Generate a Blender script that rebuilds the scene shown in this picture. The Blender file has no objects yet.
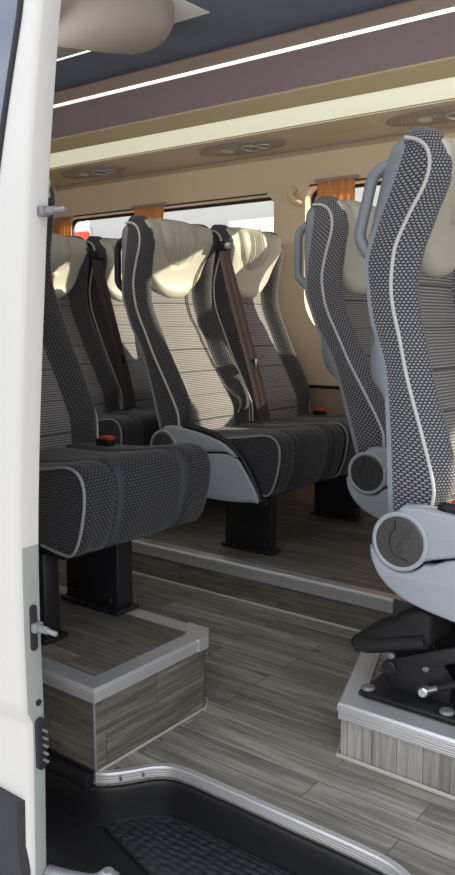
import bpy, bmesh, math, random
from math import sin, cos, pi, radians, sqrt
from mathutils import Vector, Matrix

random.seed(7)
scene = bpy.context.scene
COL = scene.collection

# ------------------------------------------------------------------ camera
F, W_PX, H_PX = 808.0, 455.0, 875.0
yaw, pit = radians(37.7), radians(8.2)
f = Vector((-sin(yaw)*cos(pit), cos(yaw)*cos(pit), -sin(pit)))
r = Vector((cos(yaw), sin(yaw), 0)); u = r.cross(f)
cd = bpy.data.cameras.new('camera'); cam = bpy.data.objects.new('camera', cd); COL.objects.link(cam)
cam.matrix_world = Matrix(((r.x, u.x, -f.x, 0), (r.y, u.y, -f.y, 0), (r.z, u.z, -f.z, 1.0), (0, 0, 0, 1)))
cd.sensor_fit = 'VERTICAL'; cd.sensor_height = 24.0; cd.lens = F/H_PX*24.0
cd.clip_start = 0.02; cd.clip_end = 200
scene.camera = cam
scene.view_settings.view_transform = 'Standard'
scene.view_settings.look = 'None'
scene.view_settings.exposure = 0.0

# ------------------------------------------------------------------ materials
def sh(c):   # sRGB 0-255 -> linear
    def g(v):
        v /= 255.0
        return v/12.92 if v <= .04045 else ((v+.055)/1.055)**2.4
    return (g(c[0]), g(c[1]), g(c[2]), 1)

class NT:
    def __init__(s, name):
        s.m = bpy.data.materials.new(name); s.m.use_nodes = True
        s.t = s.m.node_tree; s.b = s.t.nodes['Principled BSDF']; s.out = s.t.nodes['Material Output']
    def n(s, typ, **kw):
        nd = s.t.nodes.new(typ)
        for k, v in kw.items(): setattr(nd, k, v)
        return nd
    def l(s, a, b): s.t.links.new(a, b)
    def math(s, op, a, b=None, c=None):
        nd = s.n('ShaderNodeMath', operation=op)
        for i, v in enumerate((a, b, c)):
            if v is None: continue
            if isinstance(v, (int, float)): nd.inputs[i].default_value = v
            else: s.l(v, nd.inputs[i])
        return nd.outputs[0]
    def mix(s, fac, a, b):
        nd = s.n('ShaderNodeMix', data_type='RGBA')
        if isinstance(fac, (int, float)): nd.inputs[0].default_value = fac
        else: s.l(fac, nd.inputs[0])
        for i, v in ((6, a), (7, b)):
            if isinstance(v, tuple): nd.inputs[i].default_value = v
            else: s.l(v, nd.inputs[i])
        return nd.outputs[2]
    def uv(s):
        tc = s.n('ShaderNodeTexCoord'); sp = s.n('ShaderNodeSeparateXYZ'); s.l(tc.outputs['UV'], sp.inputs[0])
        return tc.outputs['UV'], sp.outputs[0], sp.outputs[1]
    def bump(s, h, strength=.3, dist=.002):
        nd = s.n('ShaderNodeBump'); nd.inputs['Strength'].default_value = strength; nd.inputs['Distance'].default_value = dist
        s.l(h, nd.inputs['Height']); s.l(nd.outputs[0], s.b.inputs['Normal'])
    def noise(s, vec, scale, detail=3, rough=.5):
        nd = s.n('ShaderNodeTexNoise'); nd.inputs['Scale'].default_value = scale; nd.inputs['Detail'].default_value = detail
        nd.inputs['Roughness'].default_value = rough
        if vec is not None: s.l(vec, nd.inputs['Vector'])
        return nd.outputs['Fac']
    def mapping(s, vec, scale):
        nd = s.n('ShaderNodeMapping'); nd.inputs['Scale'].default_value = scale; s.l(vec, nd.inputs['Vector']); return nd.outputs[0]

def plain(name, col, rough=.5, metal=0.0, spec=.5, var=.06, vscale=30.0, bump=0.0):
    k = NT(name); k.b.inputs['Roughness'].default_value = rough; k.b.inputs['Metallic'].default_value = metal
    k.b.inputs['Specular IOR Level'].default_value = spec
    tc = k.n('ShaderNodeTexCoord'); nz = k.noise(tc.outputs['Object'], vscale)
    d = tuple(max(0, c*(1-var)) for c in col[:3])+(1,); l_ = tuple(min(1, c*(1+var)) for c in col[:3])+(1,)
    k.l(k.mix(nz, d, l_), k.b.inputs['Base Color'])
    if bump: k.bump(nz, bump, .003)
    return k.m

def weave(name, dark, light, p=.0100, q=.0066, w=.29, h=.28):
    k = NT(name); _, U, V = k.uv()
    row = k.math('DIVIDE', V, q); ri = k.math('FLOOR', row); fv = k.math('FRACT', row)
    fu = k.math('FRACT', k.math('ADD', k.math('DIVIDE', U, p), k.math('MULTIPLY', ri, .5)))
    a = k.math('LESS_THAN', k.math('ABSOLUTE', k.math('SUBTRACT', fu, .5)), w)
    b = k.math('LESS_THAN', k.math('ABSOLUTE', k.math('SUBTRACT', fv, .5)), h)
    m = k.math('MULTIPLY', a, b)
    tc = k.n('ShaderNodeTexCoord'); nz = k.noise(tc.outputs['UV'], 260, 2)
    m2 = k.math('MULTIPLY', m, k.math('ADD', k.math('MULTIPLY', nz, .7), .5))
    k.l(k.mix(m2, dark, light), k.b.inputs['Base Color'])
    k.b.inputs['Roughness'].default_value = .9; k.b.inputs['Specular IOR Level'].default_value = .2
    k.b.inputs['Sheen Weight'].default_value = .15
    k.bump(m, .5, .0015)
    return k.m

def ribbed(name, dark, light, q=.0075):
    k = NT(name); uvv, U, V = k.uv()
    s_ = k.math('MULTIPLY_ADD', k.math('SINE', k.math('MULTIPLY', V, 2*pi/q)), .5, .5)
    nz = k.noise(uvv, 320, 2); seam = k.math('GREATER_THAN', k.math('FRACT', k.math('DIVIDE', k.math('ADD', V, .062), .1)), .045); fac = k.math('MULTIPLY', k.math('MULTIPLY', s_, k.math('ADD', nz, .45)), seam)
    k.l(k.mix(fac, dark, light), k.b.inputs['Base Color'])
    k.b.inputs['Roughness'].default_value = .92; k.b.inputs['Specular IOR Level'].default_value = .2
    k.bump(s_, .5, .0015)
    return k.m

def wood(name, tones, plank=.075, length=.62, dim=1.0):
    k = NT(name); uvv, U, V = k.uv()
    br = k.n('ShaderNodeTexBrick'); k.l(uvv, br.inputs['Vector'])
    br.inputs['Scale'].default_value = 1.0; br.inputs['Mortar Size'].default_value = .0009
    br.inputs['Brick Width'].default_value = length; br.inputs['Row Height'].default_value = plank
    br.offset = .37; br.inputs['Color1'].default_value = (0, 0, 0, 1); br.inputs['Color2'].default_value = (1, 1, 1, 1)
    br.inputs['Mortar'].default_value = (0, 0, 0, 1); br.inputs['Bias'].default_value = 0
    tone = k.n('ShaderNodeSeparateColor'); k.l(br.outputs['Color'], tone.inputs[0])
    # shift the grain plank by plank
    off = k.n('ShaderNodeCombineXYZ'); k.l(k.math('MULTIPLY', tone.outputs[0], 7.3), off.inputs[0]); k.l(k.math('MULTIPLY', tone.outputs[0], 3.1), off.inputs[1])
    ad = k.n('ShaderNodeVectorMath', operation='ADD'); k.l(uvv, ad.inputs[0]); k.l(off.outputs[0], ad.inputs[1])
    n1 = k.noise(k.mapping(ad.outputs[0], (5, 95, 1)), 1.0, 5, .65)
    n2 = k.noise(k.mapping(ad.outputs[0], (2.2, 22, 1)), 1.0, 3, .55)
    g = k.math('ADD', k.math('MULTIPLY', n1, .75), k.math('MULTIPLY', n2, .55))
    g = k.math('ADD', g, k.math('MULTIPLY', tone.outputs[0], .16))
    cr = k.n('ShaderNodeValToRGB'); k.l(k.math('SUBTRACT', g, .2), cr.inputs[0])
    e = cr.color_ramp.elements; e[0].position = .28; e[0].color = tones[0]; e[1].position = .78; e[1].color = tones[2]
    x = e.new(.52); x.color = tones[1]
    k.l(k.mix(br.outputs['Fac'], cr.outputs[0], tuple(c*.8 for c in tones[0][:3])+(1,)), k.b.inputs['Base Color'])
    k.b.inputs['Roughness'].default_value = .5; k.b.inputs['Specular IOR Level'].default_value = .35
    k.bump(n1, .15, .001)
    return k.m

def emis(name, col, strength, base=(.9, .9, .85, 1)):
    k = NT(name); tc = k.n('ShaderNodeTexCoord'); nz = k.noise(tc.outputs['Object'], 4, 2)
    k.l(k.mix(nz, tuple(c*.93 for c in col[:3])+(1,), col), k.b.inputs['Emission Color'])
    k.b.inputs['Emission Strength'].default_value = strength; k.b.inputs['Base Color'].default_value = base
    k.b.inputs['Roughness'].default_value = .35
    return k.m

def glass(name, tint=(.93, .95, .95, 1), gloss=.06):
    k = NT(name); k.t.nodes.remove(k.b)
    tr = k.n('ShaderNodeBsdfTransparent'); tr.inputs[0].default_value = tint
    gl = k.n('ShaderNodeBsdfGlossy'); gl.inputs['Roughness'].default_value = .03
    mx = k.n('ShaderNodeMixShader'); mx.inputs[0].default_value = gloss
    k.l(tr.outputs[0], mx.inputs[1]); k.l(gl.outputs[0], mx.inputs[2]); k.l(mx.outputs[0], k.out.inputs[0])
    return k.m

def brushed(name, col, rough=.35):
    k = NT(name); uvv, U, V = k.uv()
    n = k.noise(k.mapping(uvv, (6, 260, 1)), 1.0, 4, .6)
    rib = k.math('MULTIPLY_ADD', k.math('SINE', k.math('MULTIPLY', V, 2*pi/.006)), .5, .5)
    f_ = k.math('ADD', k.math('MULTIPLY', n, .5), k.math('MULTIPLY', rib, .35))
    k.l(k.mix(f_, tuple(c*.72 for c in col[:3])+(1,), tuple(min(1, c*1.25) for c in col[:3])+(1,)), k.b.inputs['Base Color'])
    k.b.inputs['Metallic'].default_value = .55; k.b.inputs['Roughness'].default_value = rough
    k.bump(rib, .4, .001)
    return k.m

def curtain_mat():
    k = NT('curtain_orange'); tc = k.n('ShaderNodeTexCoord'); nz = k.noise(tc.outputs['Object'], 60, 3)
    c = k.mix(nz, (.56, .25, .075, 1), (.82, .42, .15, 1)); k.l(c, k.b.inputs['Base Color'])
    k.b.inputs['Roughness'].default_value = .7
    tl = k.n('ShaderNodeBsdfTranslucent'); k.l(k.mix(nz, (.42, .17, .05, 1), (.60, .28, .10, 1)), tl.inputs[0])
    mx = k.n('ShaderNodeMixShader'); mx.inputs[0].default_value = .4
    k.l(k.b.outputs[0], mx.inputs[1]); k.l(tl.outputs[0], mx.inputs[2]); k.l(mx.outputs[0], k.out.inputs[0])
    return k.m

def tread_mat():
    k = NT('tread_rubber'); uvv, U, V = k.uv()
    vo = k.n('ShaderNodeTexVoronoi', feature='F1'); vo.inputs['Scale'].default_value = 38; vo.inputs['Randomness'].default_value = .35
    k.l(k.mapping(uvv, (1.0, 1.6, 1)), vo.inputs['Vector'])
    k.l(k.mix(vo.outputs['Distance'], (.035, .037, .043, 1), (.012, .012, .015, 1)), k.b.inputs['Base Color'])
    k.b.inputs['Roughness'].default_value = .42
    k.bump(k.math('SUBTRACT', 1.0, vo.outputs['Distance']), .9, .008)
    return k.m

def headliner():
    k = NT('ribbed_fascia'); uvv, U, V = k.uv()
    rib = k.math('MULTIPLY_ADD', k.math('SINE', k.math('MULTIPLY', V, 2*pi/.012)), .5, .5)
    k.l(k.mix(rib, sh((178, 166, 132)), sh((190, 178, 144))), k.b.inputs['Base Color'])
    k.b.inputs['Roughness'].default_value = .6; k.bump(rib, .3, .001)
    return k.m

M = dict(
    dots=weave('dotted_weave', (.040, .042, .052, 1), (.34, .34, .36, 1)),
    dots_small=weave('dotted_weave_cushion', (.018, .019, .023, 1), (.105, .105, .11, 1), p=.011, q=.0078, w=.24, h=.24),  # cushion cloth darkened, near left seat's shade put into the colour
    ribbed=ribbed('ribbed_cloth', (.075, .075, .08, 1), (.34, .33, .32, 1)),
    dots_shaded=weave('dotted_weave_shaded', (.020, .021, .026, 1), (.17, .165, .16, 1)),  # same cloth as dots, darkened to put in shade on mid, rear, left seats
    strip=plain('plain_dark_cloth', (.055, .058, .068, 1), .9, spec=.2, var=.15, vscale=300),
    leather=plain('cream_leather', sh((184, 183, 170)), .45, spec=.4, vscale=120, bump=.12),
    piping_shaded=plain('shaded_grey_piping', sh((140, 140, 140)), .55),  # darker copy of piping, shade of the near left cushion put in
    piping=plain('grey_piping', sh((190, 190, 188)), .5),
    shell=plain('grey_plastic', sh((124, 130, 138)), .45, spec=.4, var=.03),
    shell_l=plain('pale_blue_grey_plastic', sh((150, 156, 164)), .42, spec=.45, var=.03),
    black=plain('black_plastic', (.009, .009, .011, 1), .5, spec=.35, var=.2),
    black_m=plain('black_painted_steel', (.011, .011, .014, 1), .42, spec=.5, var=.15),
    disc=plain('dark_grey_disc', (.045, .044, .043, 1), .36, spec=.5, var=.1),
    steel=plain('bright_steel', (.62, .62, .62, 1), .3, metal=.9, var=.1),
    cast=plain('cast_metal', (.22, .22, .23, 1), .5, metal=.5, var=.3, vscale=50, bump=.3),
    alu=brushed('brushed_aluminium', (.60, .60, .61, 1)),
    wood=wood('grey_wood_vinyl', (sh((68, 65, 60)), sh((118, 114, 106)), sh((166, 161, 152)))),
    wood_d=wood('grey_wood_vinyl_facing', (sh((62, 59, 54)), sh((106, 101, 93)), sh((148, 142, 132))), plank=.092, length=.45),
    wood_v=wood('pale_wood_vinyl_strips', (sh((92, 90, 86)), sh((142, 139, 132)), sh((178, 175, 168))), plank=.062, length=3.0),
    bead=plain('sealant_bead', sh((176, 172, 162)), .5),
    wall=plain('beige_wall_panel', sh((214, 194, 166)), .62, spec=.3, var=.02, vscale=10),
    wall_low=plain('pinkish_lower_panel', sh((168, 142, 122)), .65, spec=.3, var=.03),
    under=plain('taupe_underside', sh((190, 176, 154)), .55, spec=.3, var=.03),
    fascia=headliner(),
    purple=plain('mauve_headliner', sh((150, 138, 148)), .75, spec=.2, var=.05),
    brown=plain('mauve_brown_band', sh((158, 140, 132)), .6, spec=.25, var=.04),
    ceil=plain('navy_grey_ceiling', sh((92, 100, 116)), .85, spec=.15, var=.08, vscale=8),
    rack=plain('taupe_rack', sh((140, 133, 127)), .6, spec=.3, var=.03),
    led=emis('light_diffuser', sh((238, 240, 208)), .42, (.85, .86, .74, 1)),
    led_thin=emis('light_line', sh((252, 252, 244)), 1.0),
    white=plain('white_car_paint', sh((186, 184, 180)), .28, spec=.5, var=.01),
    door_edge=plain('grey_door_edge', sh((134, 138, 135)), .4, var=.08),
    seal=plain('black_rubber', (.018, .018, .022, 1), .6, spec=.3),
    clad=plain('black_cladding', (.020, .020, .025, 1), .6, spec=.35, var=.15, vscale=200, bump=.1),
    darkglass=plain('tinted_glass', sh((88, 98, 116)), .08, spec=.6, var=.15, vscale=3),
    glass=glass('window_glass'),
    curtain=curtain_mat(),
    belt=plain('brown_belt_webbing', sh((60, 46, 46)), .6, spec=.35, var=.15, vscale=200),
    red=plain('red_plastic', (.62, .035, .02, 1), .4),
    tread=tread_mat(),
    ground=plain('pale_concrete', sh((190, 186, 180)), .9, var=.2, vscale=40),
    chrome=plain('silver_vent', (.42, .40, .37, 1), .3, metal=.6, var=.15),
    vent_d=plain('vent_grey', sh((132, 126, 116)), .4, var=.1),
    speckle=plain('speckled_white_panel', sh((205, 205, 205)), .7, var=.35, vscale=900),
    redsign=plain('red_sign', sh((226, 62, 56)), .5),
    whitesign=plain('white_sign', sh((240, 238, 232)), .5),
)

# ------------------------------------------------------------------ geometry helpers
def obj(name, verts, faces, mat, parent=None, smooth=True, angle=40, uvs=None, midx=None):
    me = bpy.data.meshes.new(name); me.from_pydata([tuple(v) for v in verts], [], faces); me.validate(); me.update()
    return finish(name, me, mat, parent, smooth, angle, uvs, midx)

def finish(name, me, mat, parent=None, smooth=True, angle=40, uvs=None, midx=None):
    mats = mat if isinstance(mat, (list, tuple)) else [mat]
    for m_ in mats: me.materials.append(m_)
    if midx:
        for p, i in zip(me.polygons, midx): p.material_index = i
    uvl = me.uv_layers.new(name='UVMap') if not me.uv_layers else me.uv_layers[0]
    if uvs is not None:
        for lp in me.loops: uvl.data[lp.index].uv = uvs[lp.index] if len(uvs) == len(me.loops) else uvs[lp.vertex_index]
    else:
        for p in me.polygons:
            n = p.normal; a = max(range(3), key=lambda i: abs(n[i]))
            for li in p.loop_indices:
                c = me.vertices[me.loops[li].vertex_index].co
                uvl.data[li].uv = (c.x, c.y) if a == 2 else ((c.x, c.z) if a == 1 else (c.y, c.z))
    if smooth:
        for p in me.polygons: p.use_smooth = True
        me.set_sharp_from_angle(angle=radians(angle))
    o = bpy.data.objects.new(name, me); COL.objects.link(o)
    if parent: o.parent = parent
    return o

def grid_mesh(P, close_u=False, cap=None):
    """P[i][j] rows i, columns j -> verts, faces, uvs (metric); returns also column index of each face"""
    n, m = len(P), len(P[0]); V = [p for row in P for p in row]; Fc = []; colj = []; rowi = []
    mid = n//2
    cu = [0.0]
    for j in range(1, m): cu.append(cu[-1] + (Vector(P[mid][j])-Vector(P[mid][j-1])).length)
    jm = m//2; cv = [0.0]
    for i in range(1, n): cv.append(cv[-1] + (Vector(P[i][jm])-Vector(P[i-1][jm])).length)
    extra = (Vector(P[mid][0])-Vector(P[mid][-1])).length
    loopuv = []
    for i in range(n-1):
        for j in range(m if close_u else m-1):
            k = (j+1) % m
            Fc.append((i*m+j, i*m+k, (i+1)*m+k, (i+1)*m+j)); colj.append(j); rowi.append(i)
            u1 = cu[k] if k else cu[-1]+extra
            loopuv += [(cu[j], cv[i]), (u1, cv[i]), (u1, cv[i+1]), (cu[j], cv[i+1])]
    if cap:
        for which in cap:
            ring = [i for i in range(m)] if which == 0 else [(n-1)*m+i for i in range(m)]
            if which == 0: ring = ring[::-1]
            Fc.append(tuple(ring)); colj.append(-1); rowi.append(-1)
            for q in ring: loopuv.append((V[q][0], V[q][2]))
    return V, Fc, loopuv, colj, rowi

def fix_normals(o):
    bm = bmesh.new(); bm.from_mesh(o.data); bmesh.ops.recalc_face_normals(bm, faces=bm.faces); bm.to_mesh(o.data); bm.free()
    return o

def interp(tab, x):
    """monotone-ish smooth interpolation (Catmull-Rom in x) through a table of (x, y)"""
    if x <= tab[0][0]: return tab[0][1]
    if x >= tab[-1][0]: return tab[-1][1]
    for i in range(len(tab)-1):
        if x <= tab[i+1][0]:
            x0, y0 = tab[i]; x1, y1 = tab[i+1]
            ym = tab[i-1] if i > 0 else tab[i]; yp = tab[i+2] if i+2 < len(tab) else tab[i+1]
            t = (x-x0)/(x1-x0); h = x1-x0
            m0 = (y1-ym[1])/(x1-ym[0]) if x1 != ym[0] else 0
            m1 = (yp[1]-y0)/(yp[0]-x0) if yp[0] != x0 else 0
            return (2*t**3-3*t*t+1)*y0+(t**3-2*t*t+t)*h*m0+(-2*t**3+3*t*t)*y1+(t**3-t*t)*h*m1

def catmull(pts, n=6, closed=False):
    pts = [Vector(p) for p in pts]; out = []; N = len(pts)
    rng = range(N) if closed else range(N-1)
    for i in rng:
        p0 = pts[i-1] if (i > 0 or closed) else pts[i]; p1 = pts[i]; p2 = pts[(i+1) % N]
        p3 = pts[(i+2) % N] if (i+2 < N or closed) else p2
        for k in range(n):
            t = k/n
            out.append(.5*((2*p1)+(-p0+p2)*t+(2*p0-5*p1+4*p2-p3)*t*t+(-p0+3*p1-3*p2+p3)*t**3))
    if not closed: out.append(pts[-1])
    return out

def tube_data(path, rad, seg=8, closed=False, squash=None):
    """squash: (axis vector, factor)"""
    pts = [Vector(p) for p in path]; N = len(pts); V = []; Fc = []
    T = []
    for i in range(N):
        a = pts[i-1] if (i > 0 or closed) else pts[i]; b = pts[(i+1) % N] if (i+1 < N or closed) else pts[i]
        T.append((b-a).normalized())
    up = Vector((0, 0, 1)) if abs(T[0].z) < .9 else Vector((0, 1, 0))
    nrm = (up - T[0]*up.dot(T[0])).normalized()
    for i in range(N):
        nrm = (nrm - T[i]*nrm.dot(T[i])).normalized(); bi = T[i].cross(nrm)
        rr = rad[i] if isinstance(rad, (list, tuple)) else rad
        for k in range(seg):
            a = 2*pi*k/seg; d = nrm*cos(a)*rr + bi*sin(a)*rr
            if squash: ax, fc = squash; d = d - ax*d.dot(ax)*(1-fc)
            V.append(pts[i]+d)
    for i in range(N if closed else N-1):
        for k in range(seg):
            a, b = i*seg+k, i*seg+(k+1) % seg; j = (i+1) % N
            Fc.append((a, b, j*seg+(k+1) % seg, j*seg+k))
    if not closed:
        Fc.append(tuple(range(seg))[::-1]); Fc.append(tuple((N-1)*seg+k for k in range(seg)))
    return V, Fc

def tube(name, path, rad, mat, parent=None, seg=8, closed=False, squash=None):
    V, Fc = tube_data(path, rad, seg, closed, squash)
    return obj(name, V, Fc, mat, parent)

class MB:
    """collects shapes for one mesh"""
    def __init__(s): s.V = []; s.F = []
    def add(s, V, Fc):
        o = len(s.V); s.V += [Vector(v) for v in V]; s.F += [tuple(i+o for i in q) for q in Fc]; return s
    def box(s, a, b, bev=0.0, mat=None):
        bm = bmesh.new(); bmesh.ops.create_cube(bm, size=1)
        for v in bm.verts: v.co = Vector(((v.co.x+.5)*(b[0]-a[0])+a[0], (v.co.y+.5)*(b[1]-a[1])+a[1], (v.co.z+.5)*(b[2]-a[2])+a[2]))
        if bev: bmesh.ops.bevel(bm, geom=bm.edges[:], offset=bev, segments=2, profile=.5, affect='EDGES')
        if mat is not None: bm.transform(mat)
        bm.verts.index_update(); V = [v.co.copy() for v in bm.verts]; Fc = [tuple(v.index for v in q.verts) for q in bm.faces]; bm.free()
        return s.add(V, Fc)
    def tube(s, *a, **k): return s.add(*tube_data(*a, **k))
    def cyl(s, c, axis, rad, h, seg=24, bev=0.0):
        """cylinder starting at c along axis"""
        axis = Vector(axis).normalized(); c = Vector(c)
        if bev: pts = [(0, rad-bev), (bev, rad), (h-bev, rad), (h, rad-bev)]
        else: pts = [(0, rad), (h, rad)]
        up = Vector((0, 0, 1)) if abs(axis.z) < .9 else Vector((1, 0, 0))
        n = (up-axis*up.dot(axis)).normalized(); b = axis.cross(n); V = []; Fc = []
        for t, rr in pts:
            for k in range(seg):
                a = 2*pi*k/seg; V.append(c+axis*t+n*cos(a)*rr+b*sin(a)*rr)
        for i in range(len(pts)-1):
            for k in range(seg): Fc.append((i*seg+k, i*seg+(k+1) % seg, (i+1)*seg+(k+1) % seg, (i+1)*seg+k))
        Fc.append(tuple(range(seg))[::-1]); Fc.append(tuple((len(pts)-1)*seg+k for k in range(seg)))
        return s.add(V, Fc)
    def prism(s, poly, mapf, d0, d1):
        """extrude polygon (2-D) ; mapf(a, b, d) -> 3-D"""
        n = len(poly); V = [mapf(a, b, d0) for a, b in poly]+[mapf(a, b, d1) for a, b in poly]
        Fc = [tuple(range(n))[::-1], tuple(range(n, 2*n))]+[(i, (i+1) % n, n+(i+1) % n, n+i) for i in range(n)]
        return s.add(V, Fc)
    def build(s, name, mat, parent=None, smooth=True, angle=35):
        return fix_normals(obj(name, s.V, s.F, mat, parent, smooth, angle)) if False else s._b(name, mat, parent, smooth, angle)
    def _b(s, name, mat, parent, smooth, angle):
        me = bpy.data.meshes.new(name); me.from_pydata([tuple(v) for v in s.V], [], s.F); me.update()
        bm = bmesh.new(); bm.from_mesh(me); bmesh.ops.recalc_face_normals(bm, faces=bm.faces); bm.to_mesh(me); bm.free(); me.update()
        return finish(name, me, mat, parent, smooth, angle)

def XZ(a, b, d): return Vector((a, d, b))
def XY(a, b, d): return Vector((a, b, d))
def YZ(a, b, d): return Vector((d, a, b))

def flat_shape(name, outer, holes, depth, bev, mat, mapf, parent=None):
    """2-D filled curve with holes, extruded symmetric +-depth, bevelled, mapped to 3-D"""
    cu = bpy.data.curves.new(name, 'CURVE'); cu.dimensions = '2D'; cu.fill_mode = 'BOTH'; cu.extrude = depth; cu.bevel_depth = bev; cu.bevel_resolution = 2
    if bev: cu.offset = -bev
    for pl in [outer]+list(holes):
        sp = cu.splines.new('POLY'); sp.points.add(len(pl)-1); sp.use_cyclic_u = True
        for p, (a, b) in zip(sp.points, pl): p.co = (a, b, 0, 1)
    tmp = bpy.data.objects.new('tmp', cu); COL.objects.link(tmp)
    dg = bpy.context.evaluated_depsgraph_get(); me = bpy.data.meshes.new_from_object(tmp.evaluated_get(dg))
    bpy.data.objects.remove(tmp); bpy.data.curves.remove(cu); me.name = name; me.materials.clear()
    for v in me.vertices: v.co = mapf(v.co.x, v.co.y, v.co.z)
    bm = bmesh.new(); bm.from_mesh(me); bmesh.ops.remove_doubles(bm, verts=bm.verts, dist=1e-5); bmesh.ops.recalc_face_normals(bm, faces=bm.faces); bm.to_mesh(me); bm.free(); me.update()
    while me.uv_layers: me.uv_layers.remove(me.uv_layers[0])
    return finish(name, me, mat, parent, True, 35)

def rrect(x0, y0, x1, y1, rd, n=6):
    out = []
    for cx, cy, a0 in ((x1-rd, y0+rd, -90), (x1-rd, y1-rd, 0), (x0+rd, y1-rd, 90), (x0+rd, y0+rd, 180)):
        for k in range(n+1):
            a = radians(a0+90*k/n); out.append((cx+rd*cos(a), cy+rd*sin(a)))
    return out

def empty(name, loc, label=None, cat=None, group=None, kind=None, rz=0):
    o = bpy.data.objects.new(name, None); COL.objects.link(o); o.location = loc; o.rotation_euler.z = rz; o.empty_display_size = .05
    return tag(o, label, cat, group, kind)
def tag(o, label=None, cat=None, group=None, kind=None):
    if label: o['label'] = label
    if cat: o['category'] = cat
    if group: o['group'] = group
    if kind: o['kind'] = kind
    return o
def structure(o, label=None, cat=None): return tag(o, label, cat, kind='structure')

# ------------------------------------------------------------------ SEAT (faces +X, aisle side at y=0, root on the deck)
SW = .44
XR = [(.04, -.046), (.07, -.049), (.236, -.059), (.365, -.070), (.413, -.083), (.482, -.106), (.546, -.117), (.611, -.123), (.706, -.095), (.781, -.066), (.856, -.038), (.89, -.030)]
XP = [(.04, .052), (.074, .056), (.114, .060), (.168, .048), (.243, .025), (.352, -.010), (.449, -.034), (.501, -.048), (.553, -.056), (.612, -.053), (.65, -.044), (.708, -.016), (.759, .013), (.798, .024), (.827, .020), (.85, .008), (.89, -.01)]
XS = [(.03, -.056), (.24, -.066), (.305, -.078), (.345, -.110), (.40, -.116), (.45, -.112), (.52, -.122), (.61, -.134), (.70, -.118), (.80, -.095), (.85, -.078)]
def section(z, w=SW):
    """cross-section of the padded back at height z: left side -> front -> right side (list of (x, y)), plus rear"""
    xr, xp = interp(XR, z), interp(XP, z)
    k = interp([(.04, .05), (.09, .45), (.15, .85), (.22, 1.0), (.54, 1.05), (.66, 1.2), (.76, .85), (.89, .65)], z)
    seam = 0.0
    if z < .60:
        for s_ in (.10, .20, .30, .40, .50): seam = max(seam, math.exp(-((z-s_)/.006)**2))
    half = [(xr, .010), (xr*.66+xp*.34, .003), (xr*.33+xp*.67, .000), (xp, .000), (xp+.014*k, .005), (xp+.021*k, .015), (xp+.036*k, .020), (xp+.0435*k, .034),
            (xp+.040*k, .050), (xp+.026*k, .064), (xp+.008*k, .080), (xp-.004, .094), (xp-.003-.004*seam, .110), (xp+.003-.006*seam, .14), (xp+.006-.007*seam, .18)]
    L = half + [(xp+.008-.007*seam, w/2)] + [(x, w-y) for x, y in half[::-1]]
    rear = [(xr+.004, w-.05), (xr+.006, w/2), (xr+.004, .05)]
    return L, rear
def make_back(parent, hp, dm='dots'):
    P = []; n = 58; z0, z1 = .04, .848
    zs = [z0+(z1-z0)*i/(n-1) for i in range(n)]
    for z in zs:
        L, rear = section(z); P.append([(x, y, z+hp) for x, y in L+rear])
    L, rear = section(z1); base = L+rear
    cx = (interp(XR, z1)+interp(XP, z1))/2
    for k in range(1, 7):
        a = pi/2*k/6; sx = .12+.88*cos(a); sy = 1-.075*(1-cos(a)); P.append([(cx+(x-cx)*sx, SW/2+(y-SW/2)*sy, z1+.036*sin(a)+hp) for x, y in base])
    V, Fc, uv, cj, ri = grid_mesh(P, close_u=True, cap=(0, 1))
    m = len(base); mi = []
    for j in cj: mi.append(1 if 11 <= j <= m-3-12-1 else 0)
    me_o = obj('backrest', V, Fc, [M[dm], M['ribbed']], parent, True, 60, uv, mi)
    return me_o
def make_headrest(parent, hp):
    def surf(s_, v):
        zb = .580+.080*abs(s_)**2.4; zt = .874-.010*s_**4
        z = zb+(zt-zb)*v
        xf = interp(XP, min(z, .79))
        y = SW/2+s_*(.150+.042*min(1, v*1.6))
        puff = (.024-.010*v)*(max(0, 1-abs(s_)**6))**.5*min(1, (v/.08))**.5
        over = max(0, (v-.86)/.14)**2
        # U-shaped centre pillow, pleated in the middle
        es = (s_+.06)/.52; ez = (z-.80)/.098
        d = sqrt(es*es+ez*ez) if ez < 0 else abs(es)
        pil = .017*max(0, 1-d**6) if d < 1 else 0
        groove = -.010*math.exp(-((d-1.03)/.06)**2)
        sp_ = abs(s_+.06)
        pl = -.0120*(.5-.5*cos(sp_/.092*2*pi))*max(0, 1-(sp_/.33)**4)*max(0, 1-abs(ez)**4) if sp_ < .33 else 0
        x = xf + .006 + .020*min(1, v*1.6)**2*max(0, (abs(s_)-.55)/.45) + puff + pil + (groove+pl)*(1-over) - .030*over
        return (x, y, z+hp)
    P = []
    for i in range(45):
        v = i/44; P.append([surf(-1+2*j/140, v) for j in range(141)])
    top = P[-1]; P.append([(x-.02, y, z-.002) for x, y, z in top]); P.append([(x-.04, y, z-.018) for x, y, z in top])
    P.insert(0, [(x-.05, y, z+.012) for x, y, z in P[0]])
    P = [[(p[0]-.045, p[1]-.004, p[2]) if False else p for p in row] for row in P]
    P = [[(row[0][0]-.05, row[0][1]-.002, row[0][2])]+row+[(row[-1][0]-.05, row[-1][1]+.002, row[-1][2])] for row in P]
    V, Fc, uv, cj, ri = grid_mesh(P)
    return obj('headrest', V, Fc, M['leather'], parent, True, 75, uv)
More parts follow.
